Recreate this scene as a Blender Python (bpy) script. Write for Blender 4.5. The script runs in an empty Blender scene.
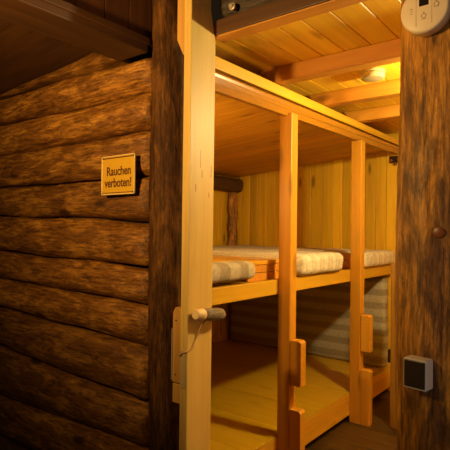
import bpy, bmesh, math, random
from mathutils import Vector, Matrix, noise

random.seed(11)
SC = bpy.context.scene
COL = SC.collection

# ------------------------------------------------------------------ camera
EYE = Vector((0, 0, 1.36))
YAW, PITCH, ROLL = math.radians(38.1), math.radians(.77), math.radians(.69)
fwd = Vector((-math.sin(YAW) * math.cos(PITCH), math.cos(YAW) * math.cos(PITCH), math.sin(PITCH)))
r0 = Vector((math.cos(YAW), math.sin(YAW), 0))
u0 = r0.cross(fwd)
rgt = r0 * math.cos(ROLL) + u0 * math.sin(ROLL)
upv = rgt.cross(fwd)
cam_d = bpy.data.cameras.new('camera')
cam_d.sensor_width = 36
cam_d.lens = 36 * 485 / 450
cam_d.clip_start = .02
cam = bpy.data.objects.new('camera', cam_d)
COL.objects.link(cam)
M3 = Matrix((rgt, upv, -fwd)).transposed()
cam.matrix_world = Matrix.Translation(EYE) @ M3.to_4x4()
SC.camera = cam

# ------------------------------------------------------------------ light
world = bpy.data.worlds.new('world')
world.use_nodes = True
bg = world.node_tree.nodes['Background']
bg.inputs[0].default_value = (1, .62, .3, 1)
bg.inputs[1].default_value = .012
SC.world = world


def point(name, loc, watts, color, radius):
    d = bpy.data.lights.new(name, 'POINT')
    d.energy = watts
    d.color = color
    d.shadow_soft_size = radius
    o = bpy.data.objects.new(name, d)
    o.location = loc
    COL.objects.link(o)
    return o


point('bunk_room_bulb', (-.38, 2.52, 2.07), 94, (1, .84, .40), .045)
# small reading lamp on the inner side of the log wall, at the head of the middle deck
point('reading_lamp', (-1.95, 1.82, 1.62), 12, (1, .62, .16), .04)
# wall lamp of the hall behind the viewer's left shoulder, turned up to the log wall
hd = bpy.data.lights.new('hall_lamp', 'SPOT')
hd.energy = 150
hd.color = (1, .62, .20)
hd.spot_size = math.radians(136)
hd.spot_blend = 1
hd.shadow_soft_size = .05
ho = bpy.data.objects.new('hall_lamp', hd)
ho.location = (-1.38, -.05, 1.88)
ho.rotation_euler = (Vector((-1.50, 1.5, 2.25)) - ho.location).to_track_quat('-Z', 'Y').to_euler()
COL.objects.link(ho)
# daylight that reaches the hall from the right
ad = bpy.data.lights.new('hall_window_daylight', 'AREA')
ad.energy = 6.5
ad.color = (1, .80, .62)
ad.shape = 'RECTANGLE'
ad.size, ad.size_y = .8, 1.0
ao = bpy.data.objects.new('hall_window_daylight', ad)
ao.location = (1.5, .3, 1.3)
ao.rotation_euler = (Vector((-.4, 1.5, 1.2)) - Vector((1.5, .3, 1.3))).to_track_quat('-Z', 'Y').to_euler()
COL.objects.link(ao)

SC.view_settings.view_transform = 'Standard'
SC.view_settings.look = 'None'
SC.view_settings.gamma = 1
SC.view_settings.exposure = 0
SC.view_settings.use_curve_mapping = False


# ------------------------------------------------------------------ materials
def new_mat(name):
    m = bpy.data.materials.new(name)
    m.use_nodes = True
    nt = m.node_tree
    return m, nt, nt.nodes['Principled BSDF'], nt.nodes.new, nt.links.new


def ramp(nt, stops):
    r = nt.nodes.new('ShaderNodeValToRGB')
    e = r.color_ramp.elements
    while len(e) < len(stops):
        e.new(.5)
    for i, (p, c) in enumerate(stops):
        e[i].position = p
        e[i].color = (c[0], c[1], c[2], 1)
    return r


def mixc(nt, fac, a, b, mode='MIX'):
    n = nt.nodes.new('ShaderNodeMix')
    n.data_type = 'RGBA'
    n.blend_type = mode
    L = nt.links.new
    for sock, v in ((n.inputs[0], fac), (n.inputs[6], a), (n.inputs[7], b)):
        if hasattr(v, 'links'):
            L(v, sock)
        elif isinstance(v, (int, float)):
            sock.default_value = v
        else:
            sock.default_value = (v[0], v[1], v[2], 1)
    return n.outputs[2]


def wood(name, light, dark, axis='X', scale=1.0, rough=.5, knots=.6, vary=.25, bump=.08, spec=.4):
    """sawn timber: grain drawn out along one axis, knots, a tone per board"""
    m, nt, P, N, L = new_mat(name)
    tc = N('ShaderNodeTexCoord')
    geo = N('ShaderNodeNewGeometry')
    oi = N('ShaderNodeObjectInfo')
    addr = N('ShaderNodeMath'); addr.operation = 'ADD'
    L(geo.outputs['Random Per Island'], addr.inputs[0]); L(oi.outputs['Random'], addr.inputs[1])
    fr = N('ShaderNodeMath'); fr.operation = 'FRACT'; L(addr.outputs[0], fr.inputs[0])
    off = N('ShaderNodeVectorMath'); off.operation = 'SCALE'
    off.inputs[0].default_value = (13, 7, 19); L(addr.outputs[0], off.inputs[3])
    ad_ = N('ShaderNodeVectorMath'); ad_.operation = 'ADD'
    L(tc.outputs['Object'], ad_.inputs[0]); L(off.outputs[0], ad_.inputs[1])
    s = {'X': (1.2, 22, 22), 'Y': (22, 1.2, 22), 'Z': (22, 22, 1.2)}[axis]
    mp = N('ShaderNodeMapping'); L(ad_.outputs[0], mp.inputs[0])
    mp.inputs['Scale'].default_value = tuple(v * scale for v in s)
    n1 = N('ShaderNodeTexNoise'); n1.inputs['Scale'].default_value = 1.0
    n1.inputs['Detail'].default_value = 5; n1.inputs['Roughness'].default_value = .6
    n1.inputs['Distortion'].default_value = .6
    L(mp.outputs[0], n1.inputs['Vector'])
    r = ramp(nt, [(.30, dark), (.52, [(a * 2 + b) / 3 for a, b in zip(light, dark)]), (.70, light)])
    L(n1.outputs['Fac'], r.inputs[0])
    col = r.outputs[0]
    if knots:
        s2 = {'X': (2.2, 7, 7), 'Y': (7, 2.2, 7), 'Z': (7, 7, 2.2)}[axis]
        mk = N('ShaderNodeMapping'); L(ad_.outputs[0], mk.inputs[0])
        mk.inputs['Scale'].default_value = tuple(v * scale for v in s2)
        vo = N('ShaderNodeTexVoronoi'); vo.inputs['Scale'].default_value = 1
        L(mk.outputs[0], vo.inputs['Vector'])
        rk = ramp(nt, [(.08, (1, 1, 1)), (.17, (0, 0, 0))])
        L(vo.outputs['Distance'], rk.inputs[0])
        mu = N('ShaderNodeMath'); mu.operation = 'MULTIPLY'
        L(rk.outputs[0], mu.inputs[0]); mu.inputs[1].default_value = knots
        col = mixc(nt, mu.outputs[0], col, [c * .35 for c in dark])
    mr = N('ShaderNodeMapRange'); L(fr.outputs[0], mr.inputs[0])
    mr.inputs[3].default_value = 1 - vary; mr.inputs[4].default_value = 1 + vary * .35
    cb = N('ShaderNodeVectorMath'); cb.operation = 'SCALE'
    L(col, cb.inputs[0]); L(mr.outputs[0], cb.inputs[3])
    L(cb.outputs[0], P.inputs['Base Color'])
    P.inputs['Roughness'].default_value = rough
    P.inputs['Specular IOR Level'].default_value = spec
    b = N('ShaderNodeBump'); b.inputs['Strength'].default_value = bump; b.inputs['Distance'].default_value = .01
    L(n1.outputs['Fac'], b.inputs['Height']); L(b.outputs[0], P.inputs['Normal'])
    return m


def bark(name, light, mid, dark, axis='X', patch=.5, rough=.45, spec=.5, bump=.5, stretch=1.0):
    """hewn log: long streaks, bark remnants, checks and knots"""
    m, nt, P, N, L = new_mat(name)
    tc = N('ShaderNodeTexCoord')
    oi = N('ShaderNodeObjectInfo')
    off = N('ShaderNodeVectorMath'); off.operation = 'SCALE'
    off.inputs[0].default_value = (31, 17, 23); L(oi.outputs['Random'], off.inputs[3])
    ad_ = N('ShaderNodeVectorMath'); ad_.operation = 'ADD'
    L(tc.outputs['Object'], ad_.inputs[0]); L(off.outputs[0], ad_.inputs[1])

    def nz(sc_along, sc_across, detail, dist=.5, ro=.6):
        s = {'X': (sc_along, sc_across, sc_across), 'Y': (sc_across, sc_along, sc_across),
             'Z': (sc_across, sc_across, sc_along)}[axis]
        mp = N('ShaderNodeMapping'); L(ad_.outputs[0], mp.inputs[0])
        mp.inputs['Scale'].default_value = s
        n = N('ShaderNodeTexNoise'); n.inputs['Scale'].default_value = 1
        n.inputs['Detail'].default_value = detail; n.inputs['Distortion'].default_value = dist
        n.inputs['Roughness'].default_value = ro
        L(mp.outputs[0], n.inputs['Vector'])
        return n.outputs['Fac']
    st = nz(3.0 * stretch, 34, 7, .35, .7)
    r = ramp(nt, [(.32, mid), (.55, [(a + b) / 2 for a, b in zip(light, mid)]), (.72, light)])
    L(st, r.inputs[0])
    big = nz(4.5 * stretch, 15, 8, .5, .72)
    rb = ramp(nt, [(.50 - patch * .16, (1, 1, 1)), (.62 - patch * .1, (0, 0, 0))])
    L(big, rb.inputs[0])
    mu = N('ShaderNodeMath'); mu.operation = 'MULTIPLY'; mu.inputs[1].default_value = .85
    L(rb.outputs[0], mu.inputs[0])
    col = mixc(nt, mu.outputs[0], r.outputs[0], dark)
    fine = nz(11 * stretch, 90, 4, .3)
    rf = ramp(nt, [(.33, (.35, .35, .35)), (.5, (1, 1, 1))])
    L(fine, rf.inputs[0])
    col = mixc(nt, .7, col, rf.outputs[0], 'MULTIPLY')
    ck = nz(1.3 * stretch, 42, 4, .25, .55)
    rc = ramp(nt, [(.487, (1, 1, 1)), (.497, (.22, .2, .2)), (.503, (.22, .2, .2)), (.513, (1, 1, 1))])
    L(ck, rc.inputs[0])
    mott = nz(9 * stretch, 75, 7, .35, .78)
    rm = ramp(nt, [(.40, (.35, .31, .28)), (.53, (1, 1, 1)), (.68, (1.3, 1.3, 1.25))])
    L(mott, rm.inputs[0])
    col = mixc(nt, .75, col, rc.outputs[0], 'MULTIPLY')
    col = mixc(nt, .8, col, rm.outputs[0], 'MULTIPLY')
    # knots
    s = {'X': (2.0, 5, 5), 'Y': (5, 2.0, 5), 'Z': (5, 5, 2.0)}[axis]
    mk = N('ShaderNodeMapping'); L(ad_.outputs[0], mk.inputs[0]); mk.inputs['Scale'].default_value = s
    vo = N('ShaderNodeTexVoronoi'); vo.inputs['Scale'].default_value = 1
    L(mk.outputs[0], vo.inputs['Vector'])
    rk = ramp(nt, [(.07, (1, 1, 1)), (.14, (0, 0, 0))]); L(vo.outputs['Distance'], rk.inputs[0])
    col = mixc(nt, rk.outputs[0], col, [c * .3 for c in dark])
    mr = N('ShaderNodeMapRange'); L(oi.outputs['Random'], mr.inputs[0])
    mr.inputs[3].default_value = .68; mr.inputs[4].default_value = 1.2
    cb = N('ShaderNodeVectorMath'); cb.operation = 'SCALE'
    L(col, cb.inputs[0]); L(mr.outputs[0], cb.inputs[3])
    L(cb.outputs[0], P.inputs['Base Color'])
    P.inputs['Roughness'].default_value = rough
    P.inputs['Specular IOR Level'].default_value = spec
    h = mixc(nt, .6, mixc(nt, .5, st, big), mott)
    b = N('ShaderNodeBump'); b.inputs['Strength'].default_value = bump; b.inputs['Distance'].default_value = .02
    L(h, b.inputs['Height']); L(b.outputs[0], P.inputs['Normal'])
    return m


def plain(name, col, rough=.5, metal=0.0, spec=.5, grain=.06):
    m, nt, P, N, L = new_mat(name)
    tc = N('ShaderNodeTexCoord')
    n = N('ShaderNodeTexNoise'); n.inputs['Scale'].default_value = 40; n.inputs['Detail'].default_value = 3
    L(tc.outputs['Object'], n.inputs['Vector'])
    r = ramp(nt, [(.3, [c * (1 - grain) for c in col]), (.7, [min(1, c * (1 + grain)) for c in col])])
    L(n.outputs['Fac'], r.inputs[0]); L(r.outputs[0], P.inputs['Base Color'])
    P.inputs['Roughness'].default_value = rough
    P.inputs['Metallic'].default_value = metal
    P.inputs['Specular IOR Level'].default_value = spec
    return m


def striped(name, axis, stops, period, weave=.12, phase=0.0):
    """ticking fabric with stripes across one axis"""
    m, nt, P, N, L = new_mat(name)
    tc = N('ShaderNodeTexCoord')
    sx = N('ShaderNodeSeparateXYZ'); L(tc.outputs['Object'], sx.inputs[0])
    nn = N('ShaderNodeTexNoise'); nn.inputs['Scale'].default_value = 5; L(tc.outputs['Object'], nn.inputs['Vector'])
    wob = N('ShaderNodeMath'); wob.operation = 'MULTIPLY_ADD'
    L(nn.outputs['Fac'], wob.inputs[0]); wob.inputs[1].default_value = .02
    L(sx.outputs[axis], wob.inputs[2])
    dv = N('ShaderNodeMath'); dv.operation = 'MULTIPLY_ADD'; L(wob.outputs[0], dv.inputs[0])
    dv.inputs[1].default_value = 1 / period; dv.inputs[2].default_value = phase
    fr = N('ShaderNodeMath'); fr.operation = 'FRACT'; L(dv.outputs[0], fr.inputs[0])
    r = ramp(nt, stops); L(fr.outputs[0], r.inputs[0])
    n = N('ShaderNodeTexNoise'); n.inputs['Scale'].default_value = 60; n.inputs['Detail'].default_value = 4
    L(tc.outputs['Object'], n.inputs['Vector'])
    r2 = ramp(nt, [(.3, (1 - weave * 2.5,) * 3), (.65, (1, 1, 1))]); L(n.outputs['Fac'], r2.inputs[0])
    c = mixc(nt, 1.0, r.outputs[0], r2.outputs[0], 'MULTIPLY')
    L(c, P.inputs['Base Color'])
    P.inputs['Roughness'].default_value = .85
    P.inputs['Specular IOR Level'].default_value = .2
    b = N('ShaderNodeBump'); b.inputs['Strength'].default_value = .25; b.inputs['Distance'].default_value = .01
    n3 = N('ShaderNodeTexNoise'); n3.inputs['Scale'].default_value = 14; n3.inputs['Detail'].default_value = 5
    L(tc.outputs['Object'], n3.inputs['Vector'])
    L(n3.outputs['Fac'], b.inputs['Height']); L(b.outputs[0], P.inputs['Normal'])
    return m


PINE_L, PINE_D = (.66, .35, .018), (.48, .215, .008)
M = {}
M['pine_x'] = wood('pine boards along the joists', PINE_L, PINE_D, 'X')
M['pine_y'] = wood('pine boards along the bunk', PINE_L, PINE_D, 'Y')
M['pine_z'] = wood('upright pine boards', (.86, .50, .018), (.68, .35, .008), 'Z', vary=.3, knots=.8)
M['ceil_y'] = wood('ceiling boards', (.84, .50, .022), (.68, .36, .012), 'Y', vary=.15, knots=.5)
M['rail_y'] = wood('bunk rail timber', (.60, .34, .022), (.47, .235, .010), 'Y', scale=.8, vary=.1, rough=.4)
M['rail_dark'] = wood('rounded bunk rail', (.38, .155, .010), (.29, .11, .006), 'Y', scale=.8, vary=.1, rough=.3, spec=.6)
M['plank_dark'] = wood('brown plank', (.30, .14, .014), (.22, .09, .008), 'Z', vary=.1)
M['post_z'] = wood('bunk post timber', (.60, .275, .017), (.47, .185, .009), 'Z', scale=.8, vary=.08, rough=.45)
M['joist_x'] = wood('joist timber', (.52, .22, .014), (.42, .155, .008), 'X', vary=.1, rough=.55)
M['glossy_x'] = wood('varnished box boards', (.70, .34, .022), (.56, .25, .012), 'X', vary=.1, rough=.22, knots=.3, bump=.03, spec=.6)
M['deck_x'] = wood('platform boards', (.52, .31, .010), (.43, .24, .006), 'X', vary=.12, rough=.38, knots=.3, bump=.04)
M['jamb_z'] = wood('pale jamb timber', (.64, .42, .105), (.52, .31, .068), 'Z', scale=.9, vary=.08, knots=.5, rough=.5)
M['cleat_z'] = wood('cleat timber', (.60, .32, .07), (.46, .22, .04), 'Z', vary=.12, knots=.2)
M['dark_y'] = wood('dark stained boards', (.11, .042, .010), (.06, .021, .005), 'Y', vary=.2, knots=.3)
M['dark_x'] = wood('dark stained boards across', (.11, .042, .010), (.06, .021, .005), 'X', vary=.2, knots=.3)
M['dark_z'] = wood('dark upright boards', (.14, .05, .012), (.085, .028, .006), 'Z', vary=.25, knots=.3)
M['floor_x'] = wood('floor boards', (.085, .044, .010), (.045, .022, .005), 'X', vary=.3, knots=.3, rough=.4)
M['log_x'] = bark('wall log', (.58, .26, .036), (.42, .17, .022), (.19, .066, .010), 'X', patch=.2, rough=.5, spec=.3)
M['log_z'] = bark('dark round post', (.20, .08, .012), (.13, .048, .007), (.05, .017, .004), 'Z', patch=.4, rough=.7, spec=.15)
M['log_big'] = bark('varnished thick post', (.86, .39, .045), (.50, .195, .022), (.13, .044, .007), 'Z', patch=.5, rough=.34, spec=.45, bump=.8)
M['lintel'] = bark('sooty lintel log', (.10, .05, .02), (.06, .03, .012), (.02, .01, .006), 'X', patch=.6)
M['chink_dark'] = plain('dark chinking', (.02, .010, .005), .9)  # near-black backing that shows in the joints between the logs
M['knot'] = plain('dark knot wood', (.20, .06, .014), .4)
M['white'] = plain('white plastic', (.80, .72, .66), .35, grain=.02)
M['alarm'] = plain('lamp-tinted plastic', (.42, .31, .14), .6, spec=.2, grain=.02)  # bulb's yellow light put into the cream colour, darkened against overexposure
M['cream'] = plain('cream plastic', (.78, .60, .42), .4, grain=.02)
M['dark_plastic'] = plain('dark brown plastic', (.045, .026, .016), .35)
M['screen'] = plain('dark display', (.015, .012, .010), .2)
M['grey_mark'] = plain('grey print', (.36, .26, .17), .6)
M['groove'] = plain('shaded seam plastic', (.58, .45, .31), .5)
M['ink'] = plain('dark sign ink', (.10, .025, .008), .5)
M['sign'] = plain('yellow sign enamel', (.56, .31, .022), .35, spec=.5, grain=.03)
M['brass'] = plain('brass rim', (.85, .58, .22), .35, .2)
M['steel'] = plain('dull steel', (.62, .50, .36), .38, .6)
M['plate'] = plain('worn brassy plate', (.60, .42, .20), .42, .35)
M['iron'] = plain('dark iron', (.05, .03, .02), .4, .7)
M['nail'] = plain('nail head', (.30, .24, .18), .35, .9)
M['peg'] = bark('weathered peg', (.30, .21, .12), (.22, .15, .08), (.12, .08, .045), 'Y', patch=.2, rough=.6)
M['cut'] = plain('fresh cut wood', (.66, .44, .20), .6, grain=.15)
M['cord'] = plain('tan cord', (.40, .24, .09), .8, grain=.2)
TICK = [(0, (.70, .62, .46)), (.30, (.72, .64, .48)), (.36, (.58, .49, .34)), (.50, (.57, .48, .33)),
        (.56, (.66, .58, .42)), (.8, (.58, .50, .35)), (1, (.70, .62, .46))]
M['tick_y'] = striped('striped ticking', 1, TICK, .11)
GREY = [(0, (.44, .38, .26)), (.42, (.46, .40, .28)), (.52, (.31, .255, .16)), (.9, (.30, .25, .155)), (1, (.44, .38, .26))]
M['tick_z'] = striped('grey striped ticking', 2, GREY, .115, .1)
BLK = [(0, (.44, .36, .24)), (.45, (.43, .35, .23)), (.55, (.30, .235, .145)), (.95, (.29, .225, .14)), (1, (.44, .36, .24))]
M['tick_roll'] = striped('striped blanket', 1, BLK, .16, .12)


# ------------------------------------------------------------------ mesh helpers
def box(bm, x0, x1, y0, y1, z0, z1, bev=.004, seg=2):
    g = bmesh.ops.create_cube(bm, size=1)
    vs = g['verts']
    for v in vs:
        v.co = Vector(((x0 + x1) / 2 + v.co.x * (x1 - x0), (y0 + y1) / 2 + v.co.y * (y1 - y0),
                       (z0 + z1) / 2 + v.co.z * (z1 - z0)))
    if bev:
        es = list({e for v in vs for e in v.link_edges})
        bmesh.ops.bevel(bm, geom=es, offset=bev, segments=seg, profile=.5, affect='EDGES')


def hexa(bm, pts, bev=.003):
    """8 corners: lower ring 0-3 then upper ring 4-7, both counter-clockwise from above"""
    v = [bm.verts.new(p) for p in pts]
    fs = [(3, 2, 1, 0), (4, 5, 6, 7), (0, 1, 5, 4), (1, 2, 6, 5), (2, 3, 7, 6), (3, 0, 4, 7)]
    faces = [bm.faces.new([v[i] for i in f]) for f in fs]
    if bev:
        es = list({e for f in faces for e in f.edges})
        bmesh.ops.bevel(bm, geom=es, offset=bev, segments=2, profile=.5, affect='EDGES')


def prism(bm, outline, axis, a, b, bev=0):
    """extrude a 2-D outline along an axis from a to b"""
    def put(p, t):
        return {'X': (t, p[0], p[1]), 'Y': (p[0], t, p[1]), 'Z': (p[0], p[1], t)}[axis]
    lo = [bm.verts.new(put(p, a)) for p in outline]
    hi = [bm.verts.new(put(p, b)) for p in outline]
    fs = [bm.faces.new(lo), bm.faces.new(hi[::-1])]
    n = len(outline)
    for i in range(n):
        fs.append(bm.faces.new((lo[i], hi[i], hi[(i + 1) % n], lo[(i + 1) % n])))
    bmesh.ops.recalc_face_normals(bm, faces=fs)
    if bev:
        es = list({e for f in fs for e in f.edges})
        bmesh.ops.bevel(bm, geom=es, offset=bev, segments=2, profile=.5, affect='EDGES')


def tube(bm, pts, rad, m=12, cap=True):
    """round bar through points; rad a number or a list"""
    pts = [Vector(p) for p in pts]
    rs = rad if isinstance(rad, (list, tuple)) else [rad] * len(pts)
    rings = []
    t0 = (pts[1] - pts[0]).normalized()
    a = t0.orthogonal().normalized()
    for i, p in enumerate(pts):
        t = (pts[min(i + 1, len(pts) - 1)] - pts[max(i - 1, 0)]).normalized()
        a = (a - t * a.dot(t)).normalized()
        b = t.cross(a)
        rings.append([bm.verts.new(p + (a * math.cos(q) + b * math.sin(q)) * rs[i])
                      for q in (2 * math.pi * k / m for k in range(m))])
    fs = []
    for i in range(len(rings) - 1):
        for k in range(m):
            f = bm.faces.new((rings[i][k], rings[i][(k + 1) % m], rings[i + 1][(k + 1) % m], rings[i + 1][k]))
            f.smooth = True
            fs.append(f)
    if cap:
        fs.append(bm.faces.new(rings[0][::-1])); fs.append(bm.faces.new(rings[-1]))
    bmesh.ops.recalc_face_normals(bm, faces=fs)


def disc(bm, c, n, r, h, m=32, dome=0.0, rim=.25):
    """round body with its back at c, growing along n by h"""
    n = Vector(n).normalized(); c = Vector(c)
    prof = [(0, r), (h * (1 - rim), r), (h * (1 - rim * .5), r * .985), (h * (1 - rim * .12), r * .95), (h, r * .89)]
    a = n.orthogonal().normalized(); b = n.cross(a)
    rings = []
    for z, q in prof:
        rings.append([bm.verts.new(c + n * z + (a * math.cos(t) + b * math.sin(t)) * q)
                      for t in (2 * math.pi * k / m for k in range(m))])
    for i in range(len(rings) - 1):
        for k in range(m):
            f = bm.faces.new((rings[i][k], rings[i][(k + 1) % m], rings[i + 1][(k + 1) % m], rings[i + 1][k]))
            f.smooth = True
    top = bm.verts.new(c + n * (h + dome))
    for k in range(m):
        f = bm.faces.new((rings[-1][k], rings[-1][(k + 1) % m], top)); f.smooth = True
    bm.faces.new(rings[0][::-1])
    bmesh.ops.recalc_face_normals(bm, faces=bm.faces[:])


def log_mesh(bm, axis, a, b, centre, half, n=70, m=40, amp=.012, seed=0.0, power=2.3, sx=2.2):
    """hewn log: centre(t) and half(t) give the cross-section along the axis"""
    rings = []
    for i in range(n + 1):
        t = a + (b - a) * i / n
        c0, c1 = centre(t)
        h0, h1 = half(t)
        ring = []
        for k in range(m):
            q = 2 * math.pi * k / m
            cs, sn = math.cos(q), math.sin(q)
            e0 = math.copysign(abs(cs) ** (2 / power), cs)
            e1 = math.copysign(abs(sn) ** (2 / power), sn)
            v = Vector((t * sx, cs * 1.3, sn * 1.3)) + Vector((seed * 3.1, seed * 1.7, seed))
            d = noise.noise(v) * amp + noise.noise(v * 3.1) * amp * .45 + noise.noise(v * 8) * amp * .18
            u = c0 + e0 * (h0 + d)
            w = c1 + e1 * (h1 + d * .7)
            ring.append(bm.verts.new({'X': (t, u, w), 'Y': (u, t, w), 'Z': (u, w, t)}[axis]))
        rings.append(ring)
    for i in range(n):
        for k in range(m):
            f = bm.faces.new((rings[i][k], rings[i][(k + 1) % m], rings[i + 1][(k + 1) % m], rings[i + 1][k]))
            f.smooth = True
    bm.faces.new(rings[0][::-1]); bm.faces.new(rings[-1])
    bmesh.ops.recalc_face_normals(bm, faces=bm.faces[:])


def cushion(bm, x0, x1, y0, y1, z0, z1, r=.03, amp=.004, seed=0, nx=30, ny=14, nz=6):
    """soft padded block: subdivided box with rounded edges, slight bulge and creases"""
    g = bmesh.ops.create_cube(bm, size=2)
    bmesh.ops.subdivide_edges(bm, edges=bm.edges[:], cuts=15, use_grid_fill=True)
    hx, hy, hz = (x1 - x0) / 2, (y1 - y0) / 2, (z1 - z0) / 2
    c = Vector(((x0 + x1) / 2, (y0 + y1) / 2, (z0 + z1) / 2))
    for v in bm.verts:
        p = v.co.copy()
        # squeeze grid lines to the edges so the rounding has vertices
        q = [math.copysign(1 - (1 - abs(s)) ** 1.6, s) for s in p]
        w = Vector((q[0] * hx, q[1] * hy, q[2] * hz))
        inner = Vector((max(-hx + r, min(hx - r, w.x)), max(-hy + r, min(hy - r, w.y)), max(-hz + r, min(hz - r, w.z))))
        d = w - inner
        if d.length > 1e-9:
            w = inner + d.normalized() * r if (abs(d.x) > 1e-9) + (abs(d.y) > 1e-9) + (abs(d.z) > 1e-9) > 1 else w
        k = noise.noise(w * 7 + Vector((seed, seed * 2, 0))) * amp + noise.noise(w * 19 + Vector((seed, 0, seed))) * amp * .5
        nrm = Vector((w.x / hx, w.y / hy, w.z / hz)).normalized()
        if w.z > -hz + .002:
            w += nrm * k
        v.co = c + w
    for f in bm.faces:
        f.smooth = True


def obj(name, bm, mat, parent=None, loc=None):
    me = bpy.data.meshes.new(name)
    if loc is not None:
        bmesh.ops.translate(bm, verts=bm.verts[:], vec=-Vector(loc))
    bm.to_mesh(me); bm.free()
    me.materials.append(mat)
    o = bpy.data.objects.new(name, me)
    COL.objects.link(o)
    if parent is not None:
        o.parent = parent
        if loc is not None:
            o.location = Vector(loc) - world_loc(parent)
        else:
            o.location = -world_loc(parent)
    elif loc is not None:
        o.location = loc
    return o


def world_loc(o):
    p = Vector((0, 0, 0))
    while o is not None:
        p = p + o.location
        o = o.parent
    return p


def tag(o, label, cat, group=None):
    o['label'] = label; o['category'] = cat
    if group:
        o['group'] = group
    return o


def thing(name, label, cat, loc, group=None):
    o = bpy.data.objects.new(name, None)
    o.empty_display_size = .05
    o.location = loc
    COL.objects.link(o)
    return tag(o, label, cat, group)


def structure(name, bm, mat, parent=None):
    o = obj(name, bm, mat, parent)
    if parent is None:
        o['kind'] = 'structure'
    return o


def B():
    return bmesh.new()


def copy_part(src, parent, loc):
    c = src.copy(); COL.objects.link(c)
    c.parent = parent
    c.location = loc
    return c


def planks(bm, along, lo, hi, a, b, c0, c1, width, gap=.003, bev=.003, jitter=.0, seed=1):
    """a row of boards side by side. along: axis the boards run; rows stacked on the second axis"""
    rnd = random.Random(seed)
    t = a
    while t < b - .01:
        w = width * (1 + rnd.uniform(-.12, .12))
        e = min(t + w, b)
        d = rnd.uniform(-jitter, jitter)
        yield t, e - gap, d
        t = e


# ------------------------------------------------------------------ the setting
# floor: dark boards running across the room
bm = B()
for t, e, d in planks(bm, 'X', 0, 0, -1.6, 4.5, 0, 0, .14, seed=3):
    box(bm, -3.7, 1.9, t, e, -.03, 0, .0025, 1)
structure('floor', bm, M['floor_x'])

# log wall beside the doorway
wl = B()
box(wl, -3.7, -1.625, 1.56, 1.60, 0, 2.30, 0)
wall_left = structure('wall_left', wl, M['chink_dark'])
# seam heights at x = -2.95 (left edge of the view) and x = -1.61 (by the round post)
XA, XB = -2.97, -1.635
ZS = [(2.180, 2.166), (2.020, 1.996), (1.820, 1.823), (1.615, 1.609), (1.438, 1.400), (1.218, 1.187),
      (1.060, 1.023), (.875, .829), (.625, .579), (.320, .378), (.08, .16), (-.02, -.01)]


def lerp_z(pair, x):
    t = (x - XA) / (XB - XA)
    return pair[0] + (pair[1] - pair[0]) * t


for i in range(len(ZS) - 1):
    up_, lo_ = ZS[i], ZS[i + 1]
    s = 2.0 + i * 5.37

    def wob(x, k):
        return noise.noise(Vector((x * 1.9, k * 4.3, 1.5))) * .013

    def cen(x, up_=up_, lo_=lo_, i=i):
        return (1.575, (lerp_z(up_, x) + wob(x, i) + lerp_z(lo_, x) + wob(x, i + 1)) / 2)

    def hal(x, up_=up_, lo_=lo_, i=i):
        e = max(0.0, 1 - max(0.0, -1.606 - x) / .05)
        return (.092 - .03 * e * e, max(.02, (lerp_z(up_, x) + wob(x, i) - lerp_z(lo_, x) - wob(x, i + 1)) / 2 - .002 - .012 * e * e))
    b_ = B()
    log_mesh(b_, 'X', -3.7, -1.606 - .012 * random.random(), cen, hal, seed=s, amp=.014, power=2.9)
    obj('log', b_, M['log_x'], wall_left)


# short wedge of the topmost log under the ceiling
def wedge_top(x):
    if x < -2.05:
        return 2.192 + (x + 2.97) * .088
    return 2.278 + (x + 2.05) * (-.42)


def wcen(x):
    lo = lerp_z(ZS[0], x)
    return (1.575, (wedge_top(x) + lo) / 2)


def whal(x):
    lo = lerp_z(ZS[0], x)
    return (.088, max(.006, (wedge_top(x) - lo) / 2))


b_ = B()
log_mesh(b_, 'X', -3.1, -1.80, wcen, whal, seed=77, amp=.009, power=2.4)
obj('log', b_, M['log_x'], wall_left)

# low ceiling over the hall corner, left of the purlin
bm = B()
for t, e, d in planks(bm, 'X', 0, 0, -1.4, 1.66, 0, 0, .21, seed=9):
    z0 = 2.192 + (-3.7 + 2.97) * .088
    z1 = 2.192 + (-1.75 + 2.97) * .088
    hexa(bm, [(-3.7, t, z0), (-1.75, t, z1), (-1.75, e, z1), (-3.7, e, z0),
              (-3.7, t, z0 + .03), (-1.75, t, z1 + .03), (-1.75, e, z1 + .03), (-3.7, e, z0 + .03)], .002)
structure('ceiling_hall', bm, M['dark_x'])
# upright boards above the purlin
bm = B()
for t, e, d in planks(bm, 'Z', 0, 0, -1.4, 1.66, 0, 0, .13, seed=4):
    box(bm, -1.65, -1.625 + .002 * (t % .01) / .01, t, e, 2.206, 2.95, .002, 1)
structure('wall_upper', bm, M['dark_z'])
# high ceiling over the hall
bm = B()
box(bm, -1.66, 1.9, -1.4, 1.66, 2.95, 2.98, 0)
structure('ceiling_upper', bm, M['dark_y'])

# back wall of the bunk room: upright pine boards
bm = B()
for t, e, d in planks(bm, 'Z', 0, 0, -3.18, 1.9, 0, 0, .105, seed=21, jitter=.002):
    box(bm, t, e, 4.215 + d, 4.24 + d, 0, 2.30, .003, 1)
structure('wall_back', bm, M['pine_z'])
# side wall behind the bunk
bm = B()
for t, e, d in planks(bm, 'Z', 0, 0, 1.70, 4.22, 0, 0, .16, seed=23):
    box(bm, -3.20, -3.17, t, e, 0, 2.30, .003, 1)
structure('wall_side', bm, M['pine_z'])
# ceiling boards of the bunk room
bm = B()
for t, e, d in planks(bm, 'Y', 0, 0, -1.56, 1.9, 0, 0, .125, seed=31):
    box(bm, t, e, 1.658, 4.24, 2.232, 2.255, .003, 1)
structure('ceiling', bm, M['ceil_y'])
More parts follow.
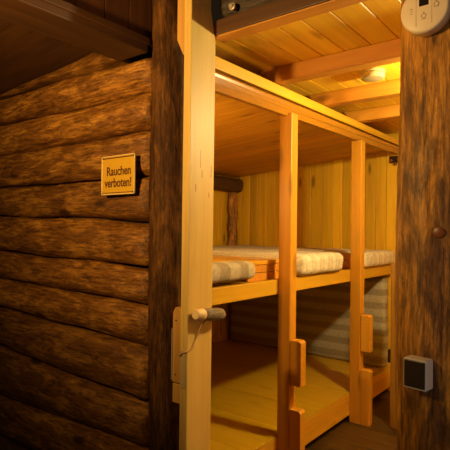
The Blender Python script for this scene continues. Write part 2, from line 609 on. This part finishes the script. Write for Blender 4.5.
# aisle wall to the right, hidden from here by the thick post
bm = B()
for t, e, d in planks(bm, 'Z', 0, 0, 1.70, 4.24, 0, 0, .12, seed=25):
    box(bm, .75, .78, t, e, 0, 2.26, .003, 1)
structure('wall_right', bm, M['pine_z'])
# logs on the far side of the doorway
bm = B()
box(bm, -.22, 1.9, 1.56, 1.68, 0, 2.95, 0)
structure('wall_front', bm, M['log_x'])
# boards closing the slot between rail and ceiling
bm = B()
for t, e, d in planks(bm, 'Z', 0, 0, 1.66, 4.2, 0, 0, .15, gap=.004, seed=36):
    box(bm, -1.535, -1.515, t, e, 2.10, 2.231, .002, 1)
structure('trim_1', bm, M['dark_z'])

# ------------------------------------------------------------------ beams and posts
bm = B()
box(bm, -1.80, -1.60, -1.4, 1.475, 2.152, 2.205, .006)
p = tag(obj('purlin', bm, M['dark_y'], loc=(-1.7, 0, 2.12)), 'dark stained square beam under the low ceiling above the log wall', 'beam')
bm = B()
box(bm, -1.60, -1.590, -1.4, 1.475, 2.185, 2.215, .003)
obj('edge_strip', bm, M['dark_y'], p)

bm = B()
log_mesh(bm, 'Z', 0, 2.6, lambda z: (-1.500 + .004 * math.sin(z * 3), 1.525 + .004 * math.sin(z * 2)),
         lambda z: (.085 - .018 * max(0, min(1, (z - 2.02) / .14)), .094), seed=4, amp=.012, power=2.0)
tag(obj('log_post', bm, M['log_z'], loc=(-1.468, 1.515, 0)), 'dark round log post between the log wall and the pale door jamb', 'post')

bm = B()
log_mesh(bm, 'Z', 0, 2.9, lambda z: (-.360 - .004 * math.sin(z * 2.2), 1.605),
         lambda z: (.170 - .004 * math.sin(z * 3.1 + .5), .170), n=120, m=72, seed=9, amp=.012, power=2.0, sx=1.6)
big = tag(obj('log_post', bm, M['log_big'], loc=(-.36, 1.605, 0)), 'thick varnished log post right of the doorway, carrying an alarm and a switch', 'post')
# knot with raised collar
bm = B()
kc = Vector((-.365, 1.430, 1.365))
disc(bm, kc + Vector((0, .012, 0)), (0, -1, 0), .016, .014, 20, .003)
obj('knot', bm, M['knot'], big)

# sooty lintel log over the doorway
bm = B()
log_mesh(bm, 'X', -1.296, -.2, lambda x: (1.668, 2.365 + .008 * math.sin(x * 5)), lambda x: (.080, .102), seed=31, amp=.016)
lin = tag(obj('lintel_log', bm, M['lintel'], loc=(-.8, 1.668, 2.365)), 'sooty black log lying across the top of the doorway', 'beam')
bm = B()
tube(bm, [(-1.215, 1.600, 2.290), (-1.215, 1.566, 2.290)], .009, 6)
tube(bm, [(-1.215, 1.582, 2.290), (-1.215, 1.578, 2.290)], .015, 16)
obj('bolt', bm, M['steel'], lin)

# ceiling joists
JO = [(1.584, 1.657, 'square ceiling joist right above the doorway, dark on its near face'),
      (2.163, 2.240, 'orange ceiling joist in front of the round smoke alarm'),
      (2.735, 2.812, 'orange ceiling joist right behind the round smoke alarm'),
      (3.270, 3.345, 'farthest and smallest ceiling joist, nearest the plank back wall')]
for y0, y1, lab in JO:
    bm = B()
    if y0 < 1.7:
        prism(bm, [(-1.318, 2.186), (-.20, 2.186), (-.20, 2.250), (-1.318, 2.250)], 'Y', y0, y1, .004)
    else:
        x0 = -1.42
        prism(bm, [(x0, 2.152), (.74, 2.142), (.74, 2.231), (x0 - .07, 2.231)], 'Y', y0, y1, .004)
    jo = tag(obj('ceiling_joist', bm, M['joist_x'], loc=(-.4, y0, 2.14)), lab, 'joist')
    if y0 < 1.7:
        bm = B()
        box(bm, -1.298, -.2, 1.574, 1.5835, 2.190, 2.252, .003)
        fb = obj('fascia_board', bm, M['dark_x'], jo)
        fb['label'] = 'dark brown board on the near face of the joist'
# ------------------------------------------------------------------ doorway jamb and fittings
jamb = thing('door_jamb', 'pale wooden door jamb plank on the left of the doorway', 'door frame', (-1.32, 1.5, 0))
bm = B()
prism(bm, [(1.425, 0), (1.576, 0), (1.580, 2.16), (1.540, 2.32), (1.520, 2.45), (1.425, 2.45)], 'X', -1.3225, -1.300, .004)
obj('face_board', bm, M['jamb_z'], jamb)
bm = B()
box(bm, -1.341, -1.3235, 1.428, 1.576, 0, 2.45, .003)
obj('backing_board', bm, M['jamb_z'], jamb)
bm = B()
box(bm, -1.367, -1.342, 1.502, 1.57, 0, .72, .003)
obj('filler_strip', bm, M['cleat_z'], jamb)
bm = B()
box(bm, -1.333, -1.306, 1.4215, 1.4245, .735, .885, .001, 1)
for z in (.755, .865):
    tube(bm, [(-1.320, 1.4215, z), (-1.320, 1.4200, z)], .004, 10)
sp = obj('strike_plate', bm, M['plate'], jamb)
sp['label'] = 'dull metal plate on the jamb edge'
# small nail holes / cracks in the face board
bm = B()
for y, z, h in ((1.452, 1.70, .05), (1.49, 1.62, .07), (1.50, 1.58, .03), (1.462, 1.52, .03), (1.558, 1.585, .05), (1.545, 1.50, .02)):
    box(bm, -1.3003, -1.2996, y, y + .003, z, z + h, 0)
obj('crack', bm, M['knot'], jamb)

cl = thing('wooden_cleat', 'chamfered wooden block low on the left edge of the pale jamb', 'block', (-1.36, 1.43, .67))
bm = B()
prism(bm, [(-1.397, .742), (-1.3425, .742), (-1.3425, 1.037), (-1.360, 1.049), (-1.384, 1.049), (-1.397, 1.025)], 'Y', 1.442, 1.500, .003)
obj('upper_block', bm, M['cleat_z'], cl)
bm = B()
box(bm, -1.395, -1.3425, 1.442, 1.500, .660, .738, .003)
obj('lower_block', bm, M['cleat_z'], cl)
for z in (.775, .995):
    bm = B()
    tube(bm, [(-1.378, 1.4435, z), (-1.378, 1.4405, z)], .0035, 10)
    obj('nail', bm, M['iron'], cl)
bm = B()
box(bm, -1.4025, -1.3975, 1.440, 1.460, .75, .96, .001, 1)
obj('metal_strip', bm, M['steel'], cl)

bm = B()
prism(bm, [(-1.395, 2.50), (-1.3425, 2.50), (-1.3425, 2.065), (-1.362, 2.085), (-1.395, 2.150)], 'Y', 1.442, 1.500, .003)
tag(obj('wooden_cleat', bm, M['cleat_z'], loc=(-1.37, 1.44, 2.3)), 'wooden block with chamfered lower end at the top of the pale jamb', 'block')

peg = thing('latch_peg', 'round wooden peg lying against the pale jamb beside the middle bunk', 'peg', (-1.272, 1.47, 1.02))
bm = B()
tube(bm, [(-1.272, 1.462, 1.026), (-1.270, 1.50, 1.024), (-1.270, 1.53, 1.021), (-1.270, 1.57, 1.016), (-1.270, 1.60, 1.012), (-1.270, 1.615, 1.010)],
     [.020, .024, .026, .0265, .024, .014], 20)
obj('shaft', bm, M['peg'], peg)
bm = B()
tube(bm, [(-1.272, 1.438, 1.030), (-1.272, 1.446, 1.029), (-1.271, 1.480, 1.026), (-1.271, 1.487, 1.025)], [.017, .021, .0245, .022], 14)
ce = obj('cut_end', bm, M['cut'], peg)
ce['label'] = 'pale whittled end of the peg'
bm = B()
tube(bm, [(-1.268, 1.50, 1.004), (-1.288, 1.495, .975), (-1.296, 1.475, .93), (-1.297, 1.448, .89), (-1.300, 1.420, .882), (-1.318, 1.417, .878), (-1.334, 1.4175, .862)], .0035, 8)
obj('cord', bm, M['cord'], peg)

# ------------------------------------------------------------------ bunk
bunk = thing('bunk_bed', 'built-in pine bunk with two posts and three sleeping decks', 'bunk bed', (-2.2, 2.9, 0))
XF = -1.45
POSTS = [2.341, 3.323]
bm = B()
box(bm, XF, -1.372, POSTS[0], POSTS[0] + .070, 0, 2.028, .004)
pz = obj('post', bm, M['post_z'], bunk, loc=(XF, POSTS[0], 0))
copy_part(pz, bunk, pz.location + Vector((.0, POSTS[1] - POSTS[0], 0)))
# step blocks nailed to the aisle face of the posts
for py, zs in ((POSTS[0], ((.515, .765), (.02, .385))), (POSTS[1], ((.520, .780), (.0, .392)))):
    for z0, z1 in zs:
        bm = B()
        prism(bm, [(-1.3695, z0), (-1.300, z0), (-1.300, z1 - .012), (-1.312, z1), (-1.3695, z1)], 'Y', py, py + .058, .004)
        sb = obj('step_block', bm, M['post_z'], bunk, loc=(-1.37, py, z0))
        for dz in (.04, .13, z1 - z0 - .04):
            if dz < z1 - z0 - .02:
                bm = B()
                tube(bm, [(-1.3005, py + .03, z0 + dz), (-1.298, py + .03, z0 + dz)], .004, 8)
                obj('nail', bm, M['nail'], sb)
# lowest deck: a low platform
bm = B()
box(bm, XF - .028, XF, 1.69, 4.205, .048, .2095, .004)
obj('platform_front', bm, M['pine_y'], bunk)
bm = B()
for t, e, d in planks(bm, 'X', 0, 0, 1.69, 4.205, 0, 0, .42, gap=.0015, seed=8):
    box(bm, -3.165, XF - .0005, t, e, .190, .2135, .0015, 1)
obj('platform_deck', bm, M['deck_x'], bunk)
# middle deck
bm = B()
box(bm, XF - .035, XF, 1.69, 4.205, 1.010, 1.092, .005)
obj('middle_rail', bm, M['rail_y'], bunk)
bm = B()
for t, e, d in planks(bm, 'X', 0, 0, 1.69, 4.205, 0, 0, .14, gap=.003, seed=6):
    box(bm, -3.165, XF - .036, t, e, 1.060, 1.086, .002, 1)
obj('middle_deck', bm, M['pine_x'], bunk)
# low wooden box between the sleeping places, and a dividing board further on
bm = B()
prism(bm, [(-3.16, 1.70), (-1.63, 1.70), (-1.63, 2.13), (-1.505, 2.13), (-1.505, 2.540), (-3.16, 2.540)], 'Z', 1.178, 1.200, .004)
db = obj('head_box', bm, M['glossy_x'], bunk)
for z0, z1 in ((1.134, 1.177), (1.087, 1.131)):
    bm = B()
    box(bm, -1.530, -1.512, 2.135, 2.536, z0, z1, .003)
    obj('front_board', bm, M['joist_x'], db)
bm = B()
box(bm, -3.16, -1.53, 3.495, 3.517, 1.087, 1.148, .004)
box(bm, -3.16, -1.53, 3.495, 3.517, 1.151, 1.205, .004)
obj('divider_board', bm, M['joist_x'], bunk)
# upper deck: double rail with a sloping underside
bm = B()
hexa(bm, [(-1.44, 1.66, 2.095), (-1.372, 1.66, 2.090), (-1.372, 4.205, 2.106), (-1.44, 4.205, 2.108),
          (-1.44, 1.66, 2.148), (-1.372, 1.66, 2.148), (-1.372, 4.205, 2.152), (-1.44, 4.205, 2.152)], .006)
obj('top_rail', bm, M['rail_y'], bunk)
bm = B()
lo = [(-1.425, 2.000), (-1.398, 2.000), (-1.384, 2.030), (-1.374, 2.056), (-1.372, 2.068), (-1.376, 2.077), (-1.425, 2.079)]
va = [bm.verts.new((x, 1.66, z)) for x, z in lo]
vb = [bm.verts.new((x, 4.205, z + (.042 if z < 2.05 else .017))) for x, z in lo]
bm.faces.new(va); bm.faces.new(vb[::-1])
for i in range(len(lo)):
    bm.faces.new((va[i], vb[i], vb[(i + 1) % len(lo)], va[(i + 1) % len(lo)]))
bmesh.ops.recalc_face_normals(bm, faces=bm.faces[:])
obj('upper_rail', bm, M['rail_dark'], bunk)
bm = B()
for t, e, d in planks(bm, 'X', 0, 0, 1.69, 4.205, 0, 0, .19, gap=.0015, seed=16):
    hexa(bm, [(-3.165, t, 1.945), (-1.426, t, 2.085), (-1.426, e, 2.085), (-3.165, e, 1.945),
              (-3.165, t, 1.965), (-1.426, t, 2.100), (-1.426, e, 2.100), (-3.165, e, 1.965)], .001)
obj('upper_deck', bm, M['pine_x'], bunk)

# dark log plate along the back of the bunk, and the rough corner log below it
bm = B()
log_mesh(bm, 'Y', 1.72, 4.2, lambda y: (-3.105, 1.855), lambda y: (.052, .072), seed=51, amp=.008)
tag(obj('log_plate', bm, M['dark_y'], loc=(-3.1, 3, 1.855)), 'dark log lying along the back of the middle bunk under the upper deck', 'beam')
bm = B()
log_mesh(bm, 'Z', 1.09, 1.775, lambda z: (-3.128, 4.12 + .008 * math.sin(z * 30)), lambda z: (.034, .062), seed=52, amp=.018, sx=9)
tag(obj('corner_log', bm, M['log_big'], loc=(-3.125, 4.12, 1.09)), 'rough bark edged upright in the far back corner of the middle bunk', 'post')

# ------------------------------------------------------------------ bedding
bm = B()
cushion(bm, -3.10, -1.412, 2.552, 3.150, 1.0935, 1.226, .045, .007, 3)
m2 = tag(obj('mattress', bm, M['tick_y'], loc=(-2.3, 2.86, 1.09)), 'cream striped mattress on the middle deck between the two bunk posts', 'mattress', 'mattresses on the middle deck')
bm = B()
cushion(bm, -3.05, -1.412, 3.56, 4.19, 1.0935, 1.218, .040, .007, 8)
tag(obj('mattress', bm, M['tick_y'], loc=(-2.3, 3.87, 1.09)), 'cream striped mattress on the middle deck right of the far bunk post', 'mattress', 'mattresses on the middle deck')

# rolled blanket on the near end of the middle deck
bm = B()
spine = []
turns = 2.6
NS = 70
prof = []
for i in range(NS + 1):
    a = -.5 + turns * 2 * math.pi * i / NS
    rr = .010 + .042 * i / NS
    ca, sa_ = math.cos(a), math.sin(a)
    prof.append((math.copysign(abs(ca) ** .6, ca) * rr * 1.62, math.copysign(abs(sa_) ** .6, sa_) * rr * 1.10))
th = .0085
rows = []
for j in range(13):
    y = 1.70 + .405 * j / 12
    out, inn = [], []
    for i, (px, pz_) in enumerate(prof):
        q = Vector((px, pz_)); n_ = q.normalized() if q.length > 1e-6 else Vector((1, 0))
        k = noise.noise(Vector((px * 20, y * 9, pz_ * 20))) * .003
        soft = .004 * (j in (0, 12))
        out.append(bm.verts.new((-1.512 + px + n_.x * (k - soft), y, 1.1535 + pz_ + n_.y * (k - soft))))
        inn.append(bm.verts.new((-1.512 + px - n_.x * th, y, 1.1535 + pz_ - n_.y * th)))
    rows.append((out, inn))
for j in range(12):
    for i in range(NS):
        f = bm.faces.new((rows[j][0][i], rows[j][0][i + 1], rows[j + 1][0][i + 1], rows[j + 1][0][i])); f.smooth = True
        f = bm.faces.new((rows[j][1][i], rows[j + 1][1][i], rows[j + 1][1][i + 1], rows[j][1][i + 1])); f.smooth = True
for j in (0, 12):
    for i in range(NS):
        bm.faces.new((rows[j][0][i], rows[j][1][i], rows[j][1][i + 1], rows[j][0][i + 1]))
for i in (0, NS):
    for j in range(12):
        bm.faces.new((rows[j][0][i], rows[j + 1][0][i], rows[j + 1][1][i], rows[j][1][i]))
bmesh.ops.recalc_face_normals(bm, faces=bm.faces[:])
tag(obj('rolled_blanket', bm, M['tick_roll'], loc=(-1.545, 1.9, 1.1)), 'beige checked blanket roll on the middle deck beside the pale jamb', 'blanket')

# grey striped mattress stood on edge at the far end of the lowest deck
bm = B()
cushion(bm, -3.12, -1.47, 4.075, 4.200, .2145, .985, .035, .007, 14)
tag(obj('mattress', bm, M['tick_z'], loc=(-2.3, 4.14, .21)), 'grey striped mattress stood on edge against the far end of the low platform', 'mattress')

# ------------------------------------------------------------------ aisle: short plank and small ironwork
bm = B()
box(bm, -1.185, -1.02, 3.405, 3.45, 0, 1.155, .005)
pl = tag(obj('upright_plank', bm, M['plank_dark'], loc=(-1.1, 3.42, 0)), 'half height upright plank partly hidden behind the thick log post', 'plank')
bm = B()
box(bm, -1.204, -1.1855, 3.41, 3.44, .452, .545, .002, 1)
tube(bm, [(-1.205, 3.425, .47), (-1.209, 3.425, .47)], .006, 8)
tube(bm, [(-1.205, 3.425, .525), (-1.209, 3.425, .525)], .006, 8)
obj('latch_plate', bm, M['iron'], pl)

hk = thing('iron_bracket', 'small dark iron bracket with bolt heads under the far end of the upper rail', 'bracket', (-1.42, 4.20, 1.97))
bm = B()
box(bm, -1.480, -1.385, 4.196, 4.209, 1.972, 2.033, .003, 1)
obj('plate', bm, M['iron'], hk)
for x, z in ((-1.462, 1.992), (-1.400, 2.000), (-1.425, 1.962)):
    bm = B()
    tube(bm, [(x, 4.200, z), (x, 4.182, z), (x, 4.174, z)], [.013, .013, .008], 10)
    obj('bolt_head', bm, M['knot'], hk)

# ------------------------------------------------------------------ small fittings
# smoke alarm on the bunk room ceiling
SAX, SAY = -.985, 2.53
sa = thing('smoke_alarm', 'round smoke alarm on the board ceiling between two joists', 'smoke alarm', (SAX, SAY, 2.232))
bm = B()
disc(bm, (SAX, SAY, 2.2315), (0, 0, -1), .064, .012, 40)
obj('base', bm, M['alarm'], sa)
bm = B()
disc(bm, (SAX, SAY, 2.2195), (0, 0, -1), .061, .030, 40, .002, rim=.3)
obj('cover', bm, M['alarm'], sa)
bm = B()
tube(bm, [(SAX + .0612 * math.cos(a), SAY + .0612 * math.sin(a), 2.206) for a in (2 * math.pi * k / 48 for k in range(49))], .0014, 6)
obj('vent_slot', bm, M['grey_mark'], sa)

# gas alarm on the thick post
GA = Vector((-.398, 1.4285, 1.987))
ga = thing('gas_alarm', 'round cream alarm with a small dark display high on the thick post', 'alarm', GA)
bm = B()
disc(bm, GA, (0, -1, 0), .066, .036, 56, .001, rim=.28)
obj('body', bm, M['cream'], ga)
bm = B()
box(bm, GA.x - .013, GA.x + .013, GA.y - .0378, GA.y - .0350, GA.z + .008, GA.z + .030, .001, 1)
obj('display', bm, M['screen'], ga)
bm = B()
for dx in (-.021, .021):
    box(bm, GA.x + dx - .0006, GA.x + dx + .0006, GA.y - .0372, GA.y - .0350, GA.z - .045, GA.z + .045, 0)
obj('seam', bm, M['groove'], ga)


def ring(bm, cx, cz, r, w, n=14):
    tube(bm, [(GA.x + cx + r * math.cos(a), GA.y - .0372, GA.z + cz + r * math.sin(a))
              for a in (2 * math.pi * i / n for i in range(n + 1))], w, 6)


def mark(bm, cx, cz, w, h):
    box(bm, GA.x + cx - w / 2, GA.x + cx + w / 2, GA.y - .0378, GA.y - .0360, GA.z + cz - h / 2, GA.z + cz + h / 2, 0)


for bars, rings in (([(0, -.029, .012, .0015), (0, -.0125, .002, .006)], [(0, -.020, .0060)]),
                    ([(.033, -.003, .012, .0014)], [(.033, .004, .0065)]),
                    ([(.033, .014, .006, .003), (.033, .0165, .002, .004)], []),
                    ([(-.034, .006, .008, .0014)], []), ([(-.034, .000, .006, .0014)], []), ([(-.034, -.007, .008, .0014)], [])):
    bm = B()
    for q in bars:
        mark(bm, *q)
    for q in rings:
        ring(bm, *q, .0007)
    obj('symbol', bm, M['grey_mark'], ga)
bm = B()
disc(bm, (GA.x + .019, GA.y - .0358, GA.z - .009), (0, -1, 0), .0016, .002, 12)
obj('indicator_light', bm, M['white'], ga)

# square switch box on the thick post
sw = thing('switch_box', 'white square switch box with dark brown front on the thick post', 'switch', (-.42, 1.44, .96))
SX0, SX1, SZ0, SZ1 = -.438, -.372, .930, 1.014
bm = B()
box(bm, SX0, SX1, 1.384, 1.430, SZ0, SZ1, .005, 3)
obj('body', bm, M['white'], sw)
bm = B()
box(bm, SX0 + .004, SX1 - .003, 1.3805, 1.385, SZ0 + .006, SZ1 - .003, .002, 2)
obj('cover', bm, M['dark_plastic'], sw)

sw.rotation_euler.z = math.radians(-9)

# no smoking sign
SXL, SXR, SZB, SZT, SY = -1.884, -1.650, 1.524, 1.706, 1.449
sg = thing('sign', 'yellow Rauchen verboten no smoking sign on the log wall', 'sign', ((SXL + SXR) / 2, SY, SZB))
bm = B()
box(bm, SXL, SXR, SY, SY + .006, SZB, SZT, .0025, 2)
obj('panel', bm, M['sign'], sg)
bm = B()
w_ = .005
box(bm, SXL, SXL + w_, SY - .003, SY + .001, SZB, SZT, .001, 1)
box(bm, SXR - w_, SXR, SY - .003, SY + .001, SZB, SZT, .001, 1)
box(bm, SXL, SXR, SY - .003, SY + .001, SZB, SZB + w_, .001, 1)
box(bm, SXL, SXR, SY - .003, SY + .001, SZT - w_, SZT, .001, 1)
obj('rim', bm, M['brass'], sg)
for z0, z1 in ((SZT - .013, SZT - .008), (SZB + .008, SZB + .0115)):
    bm = B()
    box(bm, SXL + .012, SXR - .010, SY - .0012, SY + .001, z0, z1, 0)
    obj('border_line', bm, M['ink'], sg)
for x, z in ((SXL + .009, SZB + .009), (SXR - .009, SZB + .009), (SXL + .009, SZT - .009), (SXR - .009, SZT - .009)):
    bm = B()
    disc(bm, (x, SY + .0005, z), (0, -1, 0), .005, .003, 14, .001)
    obj('screw', bm, M['nail'], sg)


def lettering(txt, cx, cz, width, height):
    cu = bpy.data.curves.new('lettering', 'FONT')
    cu.body = txt
    cu.align_x = 'CENTER'; cu.align_y = 'CENTER'
    cu.size = 1
    cu.offset = .018
    cu.extrude = .004
    tmp = bpy.data.objects.new('tmp', cu)
    COL.objects.link(tmp)
    bpy.context.view_layer.update()
    dg = bpy.context.evaluated_depsgraph_get()
    me = bpy.data.meshes.new_from_object(tmp.evaluated_get(dg))
    bpy.data.objects.remove(tmp)
    xs = [v.co.x for v in me.vertices]; ys = [v.co.y for v in me.vertices]
    sx_ = width / (max(xs) - min(xs)); sz_ = height
    mx, my = (max(xs) + min(xs)) / 2, 0
    for v in me.vertices:
        c = v.co.copy()
        v.co = Vector(((c.x - mx) * sx_, -.0006 - c.z * .2, c.y * sz_))
    me.materials.append(M['ink'])
    o = bpy.data.objects.new('lettering', me)
    COL.objects.link(o)
    o.parent = sg
    o.location = Vector((cx, SY, cz)) - sg.location
    return o


cxs = (SXL + SXR) / 2
lettering('Rauchen', cxs + .006, 1.632, .168, .058)
lettering('verboten!', cxs + .0, 1.578, .188, .058)
